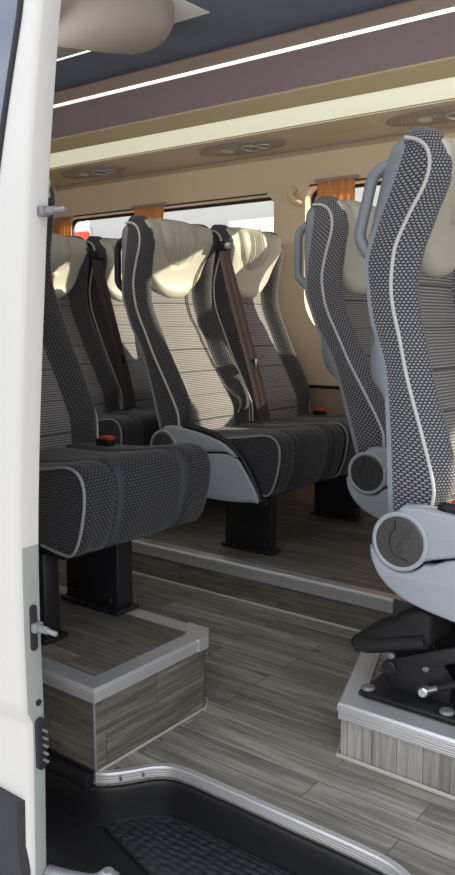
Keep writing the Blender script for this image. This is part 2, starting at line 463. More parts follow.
def make_shell(parent, hp, mat):
    P = []
    for i in range(40):
        z = .03+.815*i/39; xr = interp(XR, z); xs = min(interp(XS, z), xr-.004); w0 = .006
        P.append([(xr+.012, w0+.003, z+hp), (xr-.002, w0, z+hp), (xs+.010, w0+.006, z+hp), (xs, w0+.022, z+hp), (xs-.010, SW/2, z+hp), (xs, SW-w0-.022, z+hp), (xs+.010, SW-w0-.006, z+hp), (xr-.002, SW-w0, z+hp), (xr+.012, SW-w0-.003, z+hp)])
    last = P[-1]
    for k, (dx, dz) in enumerate(((.004, .010), (.012, .018), (.024, .022))): P.append([(min(x+dx, last[0][0]) if False else x+dx, y+(SW/2-y)*.03*(k+1), z+dz) for x, y, z in last])
    V, Fc, uv, _, _ = grid_mesh(P, close_u=True, cap=(0, 1))
    return fix_normals(obj('back_shell', V, Fc, mat, parent, True, 50, uv))
def piping_paths(hp):
    pts = [(.052, .045)]+[(interp(XP, z), z) for z in (.074, .114, .168, .243, .30, .352, .40, .449, .501, .553, .612, .65, .708, .759, .798, .827)]+[(.006, .846), (-.014, .857), (-.034, .862)]
    return [(x, -.001, z+hp) for x, z in pts]
def cushion_profile(sh_):
    base = [(-.03, .050), (.10, .052), (.22, .056), (.34, .070), (.42, .083), (.462, .078), (.488, .055), (.497, .015), (.490, -.04), (.474, -.095), (.452, -.130), (.415, -.140),
            (.30, -.125), (.15, -.11), (.0, -.10), (-.05, -.06), (-.055, .01)]
    pts = catmull([(x, 0, z) for x, z in base], 4, True)
    if sh_ == 0: return [(p.x, p.z) for p in pts]
    out = []; N = len(pts)
    for i in range(N):
        t = (pts[(i+1) % N]-pts[i-1]).normalized(); nx, nz = -t.z, t.x   # inward for this ordering (clockwise)
        out.append((pts[i].x-nx*(-sh_)*-1 if False else pts[i].x+(-nx if False else nx)*-sh_*-1*(-1), pts[i].z+nz*-sh_))
    # make sure it is inward: compare mean radius
    cx = sum(p.x for p in pts)/N; cz = sum(p.z for p in pts)/N
    r0 = sum(abs(p.x-cx)+abs(p.z-cz) for p in pts); r1 = sum(abs(a-cx)+abs(b-cz) for a, b in out)
    if r1 > r0: out = [(2*pts[i].x-out[i][0], 2*pts[i].z-out[i][1]) for i in range(N)]
    return out
def make_cushion(parent, hp):
    rows = [(0.0, .020), (-.002, .012), (.004, .006), (.016, .001), (.034, -.003), (.060, -.003), (.086, .001), (.093, .005), (.098, .001), (.118, .001), (.123, .005), (.130, .003), (.18, .0), (.22, -.001)]
    allr = rows+[(SW-y, s_) for y, s_ in rows[-2::-1]]
    P = []
    for y, s_ in allr:
        P.append([(x, y, z+hp) for x, z in cushion_profile(s_)])
    V, Fc, uv, cj, ri = grid_mesh(P, close_u=True, cap=(0, 1))
    strips = {8, 9, len(allr)-2-8, len(allr)-2-9}
    mi = [1 if i in strips else 0 for i in ri]
    uv = [(b, a) if k//4 < len(cj)-2 else (a, b) for k, (a, b) in enumerate(uv)]
    return fix_normals(obj('seat_cushion', V, Fc, [M['dots_small'], M['strip']], parent, True, 60, uv, mi))
def arc(cx, cz, rd, a0, a1, n): return [(cx+rd*cos(radians(a0+(a1-a0)*k/n)), cz+rd*sin(radians(a0+(a1-a0)*k/n))) for k in range(n+1)]

EMBLEM = None
def make_recliner(parent, hp):
    y = -.036; ox, oz = .010, .004; hp = hp+oz
    up = [(q[0], q[1]) for q in arc(0, 0, .0650, 100, 325, 22)]
    up += [(p.x, p.z) for p in catmull([(.075, 0, -.030), (.12, 0, -.018), (.20, 0, .000), (.28, 0, .008), (.335, 0, -.004), (.27, 0, .040), (.18, 0, .064), (.11, 0, .075), (.05, 0, .080), (.0, 0, .078)], 5)]
    flat_shape('hinge_housing', up, [], .016, .009, M['shell_l'], lambda a, b, d: Vector((a+ox, -.030+d, b+hp)), parent)
    lo = [(p.x, p.z) for p in catmull([(-.076, 0, -.022), (-.070, 0, -.056), (-.046, 0, -.094), (-.008, 0, -.122), (.04, 0, -.140), (.10, 0, -.152), (.20, 0, -.166), (.30, 0, -.166), (.40, 0, -.156), (.425, 0, -.150), (.40, 0, -.095), (.33, 0, -.010), (.25, 0, .000), (.17, 0, -.012), (.11, 0, -.026), (.07, 0, -.044)], 5)]
    lo += arc(0, 0, .0690, 320, 203, 16)
    flat_shape('side_cover', lo, [], .014, .007, M['shell_l'], lambda a, b, d: Vector((a+ox, -.032+d, b+hp)), parent)
    pad = catmull([(.075, 0, .083), (.17, 0, .073), (.25, 0, .050), (.33, 0, .003), (.385, 0, -.070), (.425, 0, -.150), (.445, 0, -.150)], 6)
    MB().tube([Vector((p.x+ox, -.030, p.z+hp)) for p in pad], [.007]+[.0135]*(len(pad)-2)+[.008], seg=10, squash=(Vector((0, 1, 0)), 1.0)).build('edge_pad', M['black'], parent)
    # ring + disc
    ring = [Vector((ox+.0605*cos(2*pi*k/40), y-.020, .0605*sin(2*pi*k/40)+hp)) for k in range(40)]
    MB().tube(ring, .0060, seg=10, closed=True, squash=(Vector((0, 1, 0)), .8)).build('disc_ring', M['shell_l'], parent)
    d = MB(); d.cyl((ox, y-.018, hp), (0, -1, 0), .0555, .008, 40, .003).cyl((ox, -.03, hp), (0, -1, 0), .062, .026, 40)
    disc = d.build('recliner_disc', M['disc'], parent)
    g = [(-.010, .048), (-.008, .030), (-.020, .014), (-.021, -.012), (-.010, -.030), (.014, -.036), (.024, -.040)]
    MB().tube([Vector((a+ox, y-.0262, b+hp)) for a, b in g], .0016, seg=6).build('seam_line', M['black'], disc)
    e = MB()
    strokes = [[(.026, .026), (.012, .010), (.004, -.004)], [(-.010, .010), (.006, .008), (.020, .002), (.026, -.008)], [(.010, .022), (.014, .012), (.010, .002), (.0, -.006), (-.006, -.016), (.006, -.018), (.004, -.008)], [(-.004, -.022), (.006, -.024), (.012, -.018)], [(.020, .012), (.028, .016)]]
    for s_ in strokes: e.tube([Vector((a+ox, y-.0262, b+hp)) for a, b in s_], .0016, seg=6)
    e.build('embossed_emblem', M['disc'], disc)

def make_seat(name, hp=.395, rec=10, legs=((.14, .34, .05, .10),), handle=True, covers=True, belt=True, buckle=True, shellm='shell', hmat='shell', dm='dots_shaded'):
    root = empty(name, (0, 0, 0))
    parts = []
    R = Matrix.Translation((0, 0, hp)) @ Matrix.Rotation(radians(-rec), 4, 'Y') @ Matrix.Translation((0, 0, -hp))
    def tilt(o): o.data.transform(R); o.data.update()
    tilt(make_back(root, hp, dm)); tilt(make_headrest(root, hp)); tilt(make_shell(root, hp, M[shellm]))
    pp = catmull(piping_paths(hp), 5)
    p1 = tube('piping', pp, .0042, M['piping'], root); tilt(p1)
    p2 = tube('piping', [Vector((p.x, SW+.001+(-.001-p.y), p.z)) for p in pp], .0042, M['piping'], root); tilt(p2)
    if handle:
        hx = catmull([(-.040, .034, .823+hp), (-.078, .030, .815+hp), (-.106, .025, .805+hp), (-.120, .022, .785+hp), (-.131, .020, .735+hp), (-.142, .020, .690+hp), (-.145, .020, .664+hp), (-.134, .022, .640+hp), (-.113, .028, .610+hp), (-.095, .034, .590+hp)], 6)
        N = len(hx); h = tube('grab_handle', hx, [.0145-.002*sin(pi*i/(N-1)) for i in range(N)], M[hmat], root, 12, squash=(Vector((0, 1, 0)), 1.15)); tilt(h)
    make_cushion(root, hp)
    cp = [p for p in cushion_profile(.006)]
    n_ = len(cp); pts = [Vector((x, -.001, z+hp)) for x, z in cp]
    # piping round the front of the side panel
    sel = pts[4:48]
    tube('cushion_piping', sel, .0038, M['piping_shaded'], root)
    if covers: make_recliner(root, hp)
    # under-seat frame and the leg plates
    fr = MB(); fr.box((.02, .03, hp-.165), (.38, SW-.03, hp-.10), .008); fr.build('seat_frame', M['black_m'], root)
    for (x0, x1, y0, y1) in legs:
        lg = MB(); lg.box((x0, y0, .010), (x1, y1, hp-.155), .006).box((x0-.012, y0-.012, 0), (x1+.012, y1+.012, .012), .003)
        for bx_ in (x0+.025, x1-.025): lg.cyl((bx_, y0-.0005, .035), (0, -1, 0), .007, .006, 10, .002)
        lg.build('leg', M['black_m'], root)
    if belt:
        for k, (dy, dx) in enumerate(((-.034, 0), (-.012, .010))):
            st = [(-.085+dx*.3, SW-.012+dy*.4, .775+hp), (-.055+dx, SW+.000+dy, .66+hp), (.02+dx, SW+.004+dy, .42+hp), (.085+dx, SW+.006+dy, .22+hp), (.125+dx, SW+.004+dy, .075+hp)]
            st = catmull(st, 6); P = []
            for p in st:
                P.append([(p.x-.008, p.y-.011, p.z), (p.x-.010, p.y-.010, p.z), (p.x+.010, p.y+.011, p.z), (p.x+.008, p.y+.012, p.z)])
            V, Fc, uv, _, _ = grid_mesh(P, close_u=True, cap=(0, 1)); fix_normals(obj('belt_strap', V, Fc, M['belt'], root, True, 40, uv))
        g = MB().box((-.105, SW-.045, .755+hp), (-.055, SW+.004, .79+hp), .008); g.build('belt_guide', M['black'], root)
        g = MB().box((.050, SW-.014, .27+hp), (.078, SW+.008, .315+hp), .005); g.build('belt_tongue', M['black'], root)
    if buckle:
        b = MB().box((.095, SW-.055, .030+hp), (.150, SW-.025, .070+hp), .005).build('buckle', M['black'], root)
        MB().box((.112, SW-.053, .067+hp), (.152, SW-.027, .078+hp), .003).build('release_button', M['red'], b)
    return root
def copy_tree(o, parent=None):
    c = o.copy(); COL.objects.link(c); c.parent = parent
    for ch in o.children: copy_tree(ch, c)
    return c

PLAT_Z, LBOX_Z, RBOX_Z = .135, .198, .13
EPS = .0035
GR = 'padded coach seats'
PAIR = ((.13, .345, .16, .20),)
# middle pair on the long platform
mid = make_seat('coach_seat', legs=PAIR, hmat='black', rec=12.5, buckle=False)  # handle coloured black to stand for the shade it is in
mid.location = (-2.005, 2.25, PLAT_Z+EPS)
tag(mid, 'aisle coach seat in mid row, cream headrest and sunlit centre panel, shaded grab handle', 'seat', GR)
rear_a = copy_tree(mid); rear_a.location = (-2.76, 2.25, PLAT_Z+EPS)
tag(rear_a, 'rearmost aisle coach seat with cream headrest, partly behind the near left seat back', 'seat', GR)
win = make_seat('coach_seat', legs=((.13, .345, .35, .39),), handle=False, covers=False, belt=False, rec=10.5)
win.location = (-2.0, 2.705, PLAT_Z+EPS)
tag(win, 'shaded window coach seat with cream headrest right of the sunlit middle seat', 'seat', GR)
rear_w = copy_tree(win); rear_w.location = (-2.76, 2.705, PLAT_Z+EPS)
tag(rear_w, 'rearmost window coach seat seen between two seats, in front of white van window', 'seat', GR)
# front row of the far side
fa = make_seat('coach_seat', legs=PAIR, rec=13.5, dm='dots')
fa.location = (-1.164, 2.25, PLAT_Z+EPS)
tag(fa, 'dotted coach seat with grey grab handle, second from right, behind the nearest right seat', 'seat', GR)
# near right seat on the small box
rn = make_seat('coach_seat', hp=.388, rec=0, dm='dots', legs=(), buckle=False)
rn.location = (-.757, 1.635, RBOX_Z+EPS)
tag(rn, 'nearest right coach seat with large dotted side panel, grey grab handle, on tilting black base', 'seat', GR)
# near left seat on the left box
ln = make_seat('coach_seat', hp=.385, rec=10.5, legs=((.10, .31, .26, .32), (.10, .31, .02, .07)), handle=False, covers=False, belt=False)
ln.location = (-1.852, 1.228, LBOX_Z+EPS); ln.scale = (1, 1.05, 1)
tag(ln, 'near left shaded dotted coach seat cut off by the white door, standing on wood box', 'seat', GR)

# tilting base parts of the near right seat (children of it, root-local coordinates)
def rl(x, y, z): return Vector((x+.757, y-1.635, z-RBOX_Z))
b = MB()
b.prism([(-.80, .135), (-.655, .135), (-.655, .20), (-.70, .27), (-.70, .355), (-.80, .355)], lambda a, z, d: rl(a, d, z), 1.665, 1.673)
b.build('pivot_plate', M['black_m'], rn); b = MB()
b.prism([(-.80, .135), (-.60, .135), (-.62, .33), (-.80, .36)], lambda a, z, d: rl(a, d, z), 1.86, 1.87)
b.build('pivot_plate', M['black_m'], rn)
b = MB().box(rl(-.85, 1.60, .130), rl(-.45, 1.90, .142), .003)
b.build('base_plate', M['black_m'], rn)
for (x, y) in ((-.834, 1.618), (-.641, 1.618)):
    MB().cyl(rl(x, y, .141), (0, 0, 1), .017, .010, 14, .004).build('bolt', M['cast'], rn)
bl = catmull([rl(-.868, 1.645, .255), rl(-.875, 1.64, .240), rl(-.80, 1.64, .268), rl(-.735, 1.645, .292)], 5)
foot = flat_shape('locking_lever', [(p.x, p.z) for p in catmull([rl(-.898, 0, .238), rl(-.888, 0, .220), rl(-.855, 0, .216), rl(-.80, 0, .232), rl(-.745, 0, .250), rl(-.700, 0, .268), rl(-.695, 0, .31), rl(-.700, 0, .352), rl(-.745, 0, .350), rl(-.80, 0, .312), rl(-.85, 0, .280), rl(-.885, 0, .256)], 5, True)], [], .05, .012, M['black'], lambda a, z, d: Vector((a, 1.70-1.635+d, z)), rn)
MB().tube([rl(-.878, 1.640, .234), rl(-.80, 1.640, .254), rl(-.705, 1.640, .284)], .017, seg=12).build('lever_tube', M['black_m'], rn)
MB().box((0, -.012, -.017), (.34, -.002, .017), .003, Matrix.Translation(rl(-.790, 1.64, .205)) @ Matrix.Rotation(radians(-24), 4, 'Y')).build('swing_arm', M['black_m'], rn)
MB().cyl(rl(-.785, 1.640, .207), (0, -1, 0), .017, .022, 14, .003).build('arm_pivot', M['black'], rn)
MB().tube([rl(-.700, 1.632, .172), rl(-.66, 1.632, .193)], .007, seg=10).cyl(rl(-.702, 1.645, .170), (0, -1, 0), .012, .024, 12, .003).build('strut_end', M['steel'], rn)
MB().tube([rl(-.668, 1.632, .189), rl(-.42, 1.632, .315)], .009, seg=10).build('gas_strut', M['black_m'], rn)
for (x, z) in ((-.70, .225), (-.785, .232)): MB().cyl(rl(x, 1.640, z), (0, -1, 0), .008, .012, 8, .002).build('bolt', M['cast'], rn)

bk = MB().box(rl(-.668, 1.648, .572), rl(-.628, 1.676, .604), .004).build('buckle', M['black'], rn)
MB().box(rl(-.664, 1.650, .602), rl(-.630, 1.674, .612), .003).build('release_button', M['red'], bk)

# ------------------------------------------------------------------ FLOOR, WELL
XE0, XE1 = -4.6, 2.0
edge = [(-1.26, 1.150), (-1.235, 1.168), (-1.205, 1.205), (-1.175, 1.248), (-1.14, 1.272), (-1.09, 1.280)]
edge = [(p.x, p.y) for p in catmull([(a, b, 0) for a, b in edge], 5)]
redge = [(p.x, p.y) for p in catmull([(-.68, 1.280, 0), (-.60, 1.274, 0), (-.545, 1.245, 0), (-.515, 1.18, 0), (-.51, 1.05, 0)], 5)]
line = edge+redge
poly = [(XE0, 1.15)]+line+[(XE1, 1.05), (XE1, 3.25), (XE0, 3.25)]
poly[0:1] = [(XE0, 1.155), (-1.264, 1.155)]
structure(MB().prism(poly, XY, -.03, 0).build('floor', M['wood']))
# aluminium edging along the well
def strip(path, w_in, h_down, name, mat, z=0.0, t=.003):
    mb = MB(); P = []; N = len(path); pts = [Vector((a, b, 0)) for a, b in path]
    for i in range(N):
        a = pts[max(0, i-1)]; c = pts[min(N-1, i+1)]; tg = (c-a).normalized(); nr = Vector((-tg.y, tg.x, 0))
        p = pts[i]
        P.append([p+nr*w_in+Vector((0, 0, z+t)), p-nr*.004+Vector((0, 0, z+t)), p-nr*.006+Vector((0, 0, z)), p-nr*.006+Vector((0, 0, z-h_down)), p-nr*.002+Vector((0, 0, z-h_down)), p+nr*w_in+Vector((0, 0, z-.001))])
    V, Fc, uv, _, _ = grid_mesh(P, close_u=True, cap=(0, 1))
    uv = [(b_, a_) for a_, b_ in uv]
    return fix_normals(obj(name, V, Fc, mat, None, True, 30, uv))
t1 = structure(strip(line, .009, .020, 'trim_1', M['alu'])); 
sc_ = MB()
for (x, y) in ((-1.212, 1.192), (-1.185, 1.235), (-1.03, 1.284), (-.93, 1.284), (-.80, 1.284), (-.70, 1.284)):
    sc_.cyl((x, y-.0065 if x > -1.1 else y-.012, -.010), (0, -1, 0), .005, .002, 10)
sc_.build('screws', M['cast'], t1)
# step well (black moulded plastic)
inner = [(x+.012 if x < -1.1 else x, y-.012) for x, y in edge]
well = empty('step_well', (-.9, 1.15, -.16), 'black moulded plastic entrance step well below the aluminium floor edging', 'step')
def wl(v): return Vector(v)-Vector((-.9, 1.15, -.16))
rows = []
pathw = [(-1.60, 1.130), (-1.385, 1.133), (-1.30, 1.138)]+line[1:]
def off(path, d):
    pts = [Vector((a, b, 0)) for a, b in path]; out = []
    for i in range(len(pts)):
        tg = (pts[min(len(pts)-1, i+1)]-pts[max(0, i-1)]).normalized(); out.append(pts[i]+Vector((tg.y, -tg.x, 0))*d)
    return out
for d, z in ((-.004, -.031), (.004, -.030), (.008, -.032), (.010, -.040), (.011, -.07), (.012, -.108), (.014, -.114), (.022, -.117), (.40, -.118)):
    if d < .3: rows.append([wl(p+Vector((0, 0, z))) for p in off(pathw, d)])
    else: rows.append([wl(Vector((p.x, min(p.y, .985), z))) for p in off(pathw, .022)])
rows.append([p+Vector((0, -.03, -.02)) for p in rows[-1]]); rows.append([p+Vector((0, 0, -.25)) for p in rows[-1]])
V, Fc, uv, _, _ = grid_mesh(rows); obj('well_moulding', V, Fc, M['black'], well, True, 50, uv)
MB().box(wl((-1.60, 1.126, -.034)), wl((-1.268, 1.1495, -.001)), .003).build('well_lip', M['black'], well)
mat_poly = [(-1.03, 1.085), (-1.225, 1.140), (-1.226, 1.155), (-1.205, 1.185), (-1.172, 1.228), (-1.135, 1.252), (-1.09, 1.260), (-.64, 1.258), (-.57, 1.24), (-.54, 1.20), (-.535, 1.085)]
flat_shape('tread_mat', [(p.x, p.y) for p in catmull([(a, b, 0) for a, b in mat_poly], 1, False)], [], .002, .003, M['tread'], lambda a, b_, d: wl((a, b_, -.1135+d)), well)
MB().tube([wl((a, b_, -.1105)) for a, b_ in mat_poly], .003, seg=6).build('mat_rim', M['black_m'], well)

# ------------------------------------------------------------------ RAISED BOXES AND PLATFORM
def trim_L(mb, p, q, zt, nrm, w=.05, h=.042, t=.003, ma=0.0, mb_=0.0):
    """L strip on a box edge from p to q (2-D), outward normal nrm"""
    p = Vector((p[0], p[1], 0)); q = Vector((q[0], q[1], 0)); n = Vector((nrm[0], nrm[1], 0)).normalized()
    prof = [(-w, 0), (-w, t), (.004, t), (.009, -.004), (.009, -.016), (.006, -.018), (.006, -h), (.0, -h), (0, 0)]
    dr_ = (q-p).normalized()
    A = [p+n*a-dr_*a*ma+Vector((0, 0, zt+z)) for a, z in prof]; B = [q+n*a+dr_*a*mb_+Vector((0, 0, zt+z)) for a, z in prof]; k = len(prof)
    mb.add(A+B, [tuple(range(k)), tuple(range(k, 2*k))[::-1]]+[(i, (i+1) % k, k+(i+1) % k, k+i) for i in range(k)])
def trim_uv(o, along):
    me = o.data; uvl = me.uv_layers[0]; al = Vector(along).normalized(); 
    for p in me.polygons:
        n = p.normal
        ac = n.cross(al) if n.cross(al).length > .1 else Vector((0, 0, 1))
        for li in p.loop_indices:
            c = me.vertices[me.loops[li].vertex_index].co; uvl.data[li].uv = (c.dot(al), c.dot(ac))
    return o

# left box
lb = empty('seat_plinth', (-1.7, 1.35, 0), 'left wood-look plinth with aluminium edges under the near left seat', 'plinth')
o_ = Vector((-1.7, 1.35, 0))
poly = [(-2.45, 1.15), (-1.26, 1.15), (-1.26, 1.53), (-1.285, 1.565), (-2.45, 1.565)]
MB().prism([(a-o_.x, b_-o_.y) for a, b_ in poly], XY, .0005, LBOX_Z).build('box_facing', M['wood_d'], lb)
for p, q, n, k0, k1 in (((-2.45, 1.15), (-1.26, 1.15), (0, -1), 0, 1), ((-1.26, 1.15), (-1.26, 1.53), (1, 0), 1, .45), ((-1.285, 1.565), (-2.45, 1.565), (0, 1), .3, 0)):
    mb = MB(); trim_L(mb, (p[0]-o_.x, p[1]-o_.y), (q[0]-o_.x, q[1]-o_.y), LBOX_Z, n, .042, .030, ma=k0, mb_=k1)
    trim_uv(mb.build('edge_trim', M['alu'], lb, True, 30), (q[0]-p[0], q[1]-p[1], 0))
mb = MB(); mb.prism([(a-o_.x, b_-o_.y) for a, b_ in ((-1.249, 1.50), (-1.249, 1.536), (-1.281, 1.576), (-1.35, 1.576), (-1.31, 1.523), (-1.303, 1.50))], XY, LBOX_Z-.029, LBOX_Z+.0040)
mb.build('corner_cap', M['alu'], lb)
MB().tube([(-1.256-o_.x, 1.155-o_.y, .003), (-1.256-o_.x, 1.53-o_.y, .004), (-1.283-o_.x, 1.574-o_.y, .004), (-2.4-o_.x, 1.572-o_.y, .003)], .0035, seg=6).build('sealant_bead', M['bead'], lb)
MB().tube([(-2.4-o_.x, 1.146-o_.y, .004), (-1.26-o_.x, 1.146-o_.y, .004)], .004, seg=6).build('sealant_bead', M['black'], lb)
MB().box((-1.262-o_.x, 1.146-o_.y, .0), (-1.2575-o_.x, 1.151-o_.y, LBOX_Z-.030), .001).build('corner_strip', M['shell'], lb)

# right box
rb = empty('seat_plinth', (-.6, 1.7, 0), 'right wood-strip plinth with ribbed aluminium edges under the nearest right seat', 'plinth')
o_ = Vector((-.6, 1.7, 0))
poly = [(-.865, 1.548), (.55, 1.548), (.55, 2.02), (-.90, 2.02), (-.985, 1.90)]
MB().prism([(a-o_.x, b_-o_.y) for a, b_ in poly], XY, .0005, RBOX_Z-.002).build('box_facing', M['wood_v'], rb)
# vertical strips on the front face, so turn the uv of that face
fo = rb.children[0]
for p in fo.data.polygons:
    if abs(p.normal.y) > .7:
        for li in p.loop_indices:
            c = fo.data.vertices[fo.data.loops[li].vertex_index].co; fo.data.uv_layers[0].data[li].uv = (c.z, c.x)
ce = (-.985+.865, 1.90-1.548); cn = (-ce[1], ce[0])
for p, q, n, w, k0, k1 in (((-.865, 1.548), (.55, 1.548), (0, -1), .045, .713, 0), ((-.985, 1.90), (-.865, 1.548), cn, .045, 0, .713)):
    mb = MB(); trim_L(mb, (p[0]-o_.x, p[1]-o_.y), (q[0]-o_.x, q[1]-o_.y), RBOX_Z, n, w, .037, ma=k0, mb_=k1)
    trim_uv(mb.build('edge_trim', M['alu'], rb, True, 30), (q[0]-p[0], q[1]-p[1], 0))
MB().tube([(-.990-o_.x, 1.90-o_.y, .004), (-.870-o_.x, 1.540-o_.y, .004), (.5-o_.x, 1.540-o_.y, .004)], .005, seg=6).build('sealant_bead', M['bead'], rb)

# long platform on the far side
pf = empty('seat_platform', (-1.8, 2.7, 0), 'long raised wood-look platform with aluminium edge under the far seats', 'platform')
o_ = Vector((-1.8, 2.7, 0))
MB().box((-4.55-o_.x, 2.25-o_.y, .0005), (1.2-o_.x, 3.235-o_.y, PLAT_Z), 0).build('deck', M['wood_d'], pf)
mb = MB(); trim_L(mb, (1.2-o_.x, 2.25-o_.y), (-4.55-o_.x, 2.25-o_.y), PLAT_Z, (0, -1), .035, .045)
trim_uv(mb.build('edge_trim', M['alu'], pf, True, 30), (1, 0, 0))
MB().tube([(-4.5-o_.x, 2.242-o_.y, .004), (1.15-o_.x, 2.242-o_.y, .004)], .0055, seg=6).build('sealant_bead', M['bead'], pf)

# ------------------------------------------------------------------ WALLS
WY = 3.25
win1 = rrect(-3.72, .97, -2.235, 1.59, .05); win2 = rrect(-2.06, .90, -.80, 1.605, .05)
win2 = [(a, b) for a, b in win2 if not (a < -1.9 and b < 1.2)] + [(-2.06+.26*(1-cos(radians(t))), 1.12-.22*sin(radians(t))) for t in range(0, 91, 9)]; win3 = rrect(.80, .97, 1.75, 1.40, .05)  # unseen win3 and hidden bounds of win2 shaped to steer the sun
structure(flat_shape('wall_far', [(XE0, .70), (XE1, .70), (XE1, 1.775), (XE0, 1.775)], [win1, win2, win3], .032, 0, M['wall'], lambda a, b_, d: Vector((a, WY+.033+d, b_))))
structure(MB().box((XE0, WY-.004, -.03), (XE1, WY+.065, .70)).build('wall_lower', M['wall_low']))
structure(MB().box((XE0, WY-.010, .690), (XE1, WY, .704), .002).build('trim_2', M['seal']))
for k, wp in enumerate((win1, win2, win3)):
    x0, x1 = min(a for a, _ in wp), max(a for a, _ in wp); z0, z1 = min(b_ for _, b_ in wp), max(b_ for _, b_ in wp)
    cxw, czw = (x0+x1)/2, (z0+z1)/2
    sc_p = lambda e: [(cxw+(a-cxw)*(1+2*e/(x1-x0)), czw+(b_-czw)*(1+2*e/(z1-z0))) for a, b_ in wp]
    fr = flat_shape('window_%d' % (k+1), sc_p(.004), [sc_p(-.014)], .006, .002, M['seal'], lambda a, b_, d: Vector((a, WY+.062+d, b_)))
    structure(fr)
    MB().box((x0-.01, WY+.058, z0-.01), (x1+.01, WY+.061, z1+.01)).build('pane', M['glass'], fr)
    tube('top_rail', [(x0+.02, WY+.004, z1+.008), (x1-.04, WY+.004, z1+.008)], .005, M['seal'], fr)
structure(MB().box((XE0-.06, 1.0, -.03), (XE0, WY+.065, 1.99)).build('wall_rear', M['wall']))
# near side body wall behind the open door
structure(MB().box((XE0, 1.02, -.026), (-1.40, 1.075, 1.95), .01).build('wall_near', M['white']))
structure(MB().box((-1.46, 1.02, 1.80), (XE1, 1.09, 1.95), .01).build('trim_3', M['white']))

# ------------------------------------------------------------------ CEILING
def band(name, prof, mat, x0=XE0, x1=XE1, thick=.006):
    P = [[(x, y, z) for y, z in prof] for x in (x0, x1)]
    V, Fc, uv, _, _ = grid_mesh(P); uv = [(b_, a_) for a_, b_ in uv]
    return obj(name, V, Fc, mat, None, True, 40, uv)
structure(MB().box((XE0, 1.02, 1.968), (XE1, 2.42, 1.985)).build('ceiling', M['ceil']))
structure(band('trim_4', [(2.42, 1.968), (2.405, 1.960), (2.40, 1.952), (2.505, 1.949)], M['brown']))
structure(band('trim_5', [(2.522, 1.947), (2.60, 1.950), (2.70, 1.938), (2.77, 1.918), (2.80, 1.902)], M['purple']))
structure(band('trim_6', [(2.80, 1.902), (2.80, 1.894), (2.87, 1.866), (2.885, 1.858)], M['fascia']))
und = structure(band('trim_7', [(2.93, 1.800), (3.00, 1.793), (3.12, 1.783), (3.19, 1.776), (3.225, 1.768), (3.25, 1.752)], M['under']))
structure(MB().box((XE0, 1.0, 1.99), (XE1, 3.33, 2.03)).build('roof', M['white']))
structure(MB().box((XE0, 3.25, 1.77), (XE1, 3.315, 1.99)).build('trim_8', M['white']))
structure(tube('trim_9', [(XE0, 3.212, 1.7665), (XE1, 3.212, 1.7665)], .0035, M['brown']))
# light strips
def light_strip(name, prof, x0, x1, mat, label):
    o = band(name, prof, mat, x0, x1); tag(o, label, 'light'); return o
arc_pts = [(2.885+(.066)*t+.016*sin(pi*t), 1.860-.062*t-.022*sin(pi*t)) for t in [i/10 for i in range(11)]]
light_strip('light_strip', arc_pts, XE0+.02, XE1-.02, M['led'], 'wide pale rounded light strip along the rack edge above the windows')
light_strip('light_strip', [(2.502, 1.949), (2.506, 1.944), (2.522, 1.943), (2.526, 1.947)], XE0+.02, XE1-.02, M['led_thin'], 'thin bright light line crossing the ceiling above the wide light strip')
light_strip('light_strip', [(1.977, 1.897), (1.984, 1.8945), (1.992, 1.8975)], XE0+.02, -1.935, M['led_thin'], 'faint thin light line at edge of overhead rack, top left')
# ribbed grille zones & vents on the underside
def underz(y): return interp([(2.93, 1.800), (3.00, 1.793), (3.12, 1.783), (3.19, 1.776)], y)
def vent(xc, label):
    root = empty('air_vent', (xc, 3.08, underz(3.08)), label, 'vent', 'air vents under the rack')
    sl = (1.783-1.793)/.12
    def mp(a, b_, d): return Vector((a, b_, sl*b_-d))
    pl = [(.24*cos(2*pi*k/40)*(1 if cos(2*pi*k/40) > 0 else 1.0), .082*sin(2*pi*k/40)) for k in range(40)]
    flat_shape('vent_panel', pl, [], .002, .003, M['vent_d'], lambda a, b_, d: mp(a, b_, .003+d), root)
    for x, rd in ((.055, .040), (.125, .028)):
        mb = MB(); ring = [mp(x+rd*cos(2*pi*k/24), rd*sin(2*pi*k/24), .010) for k in range(24)]
        mb.tube(ring, .006, seg=8, closed=True); nz = mb.build('nozzle', M['chrome'], root)
        fl = MB()
        for k in range(3): fl.box((x-rd, -.004+(k-1)*.45*rd, -.008), (x+rd, .002+(k-1)*.45*rd, -.004))
        fl.build('nozzle_flap', M['vent_d'], nz)
    mb = MB()
    for k in range(9): mb.box((-.17+k*.02, -.035+abs(k-4)*.003, -.0085), (-.162+k*.02, .035-abs(k-4)*.003, -.004))
    mb.build('vent_slats', M['black'], root) if False else mb.build('vent_slats', M['chrome'], root)
    lens = MB(); lens.prism([(-.075+.028*cos(2*pi*k/20), .028*sin(2*pi*k/20)) for k in range(20)], lambda a, b_, d: mp(a, b_, d), .004, .011); lens.build('reading_lamp', M['steel'], root)
    return root
vent(-2.30, 'oval air vent with two round nozzles above the middle row window')
vent(-3.28, 'oval air vent with round nozzles at far left above the orange curtain')
vent(-1.33, 'oval air vent with round nozzles above the nearest right seat')
mb = MB()
for k in range(26):
    x = -1.93+k*.012
    P = [(x, 2.955, 1.7955), (x+.005, 2.955, 1.7955), (x+.005, 3.11, 1.7815), (x, 3.11, 1.7815), (x, 2.955, 1.800), (x+.005, 2.955, 1.800), (x+.005, 3.11, 1.786), (x, 3.11, 1.786)]
    mb.add(P, [(0, 1, 2, 3), (0, 1, 5, 4), (1, 2, 6, 5), (2, 3, 7, 6), (3, 0, 4, 7)])
tag(mb.build('air_grille', M['under']), 'ribbed air grille between two vents under the light strip', 'grille')

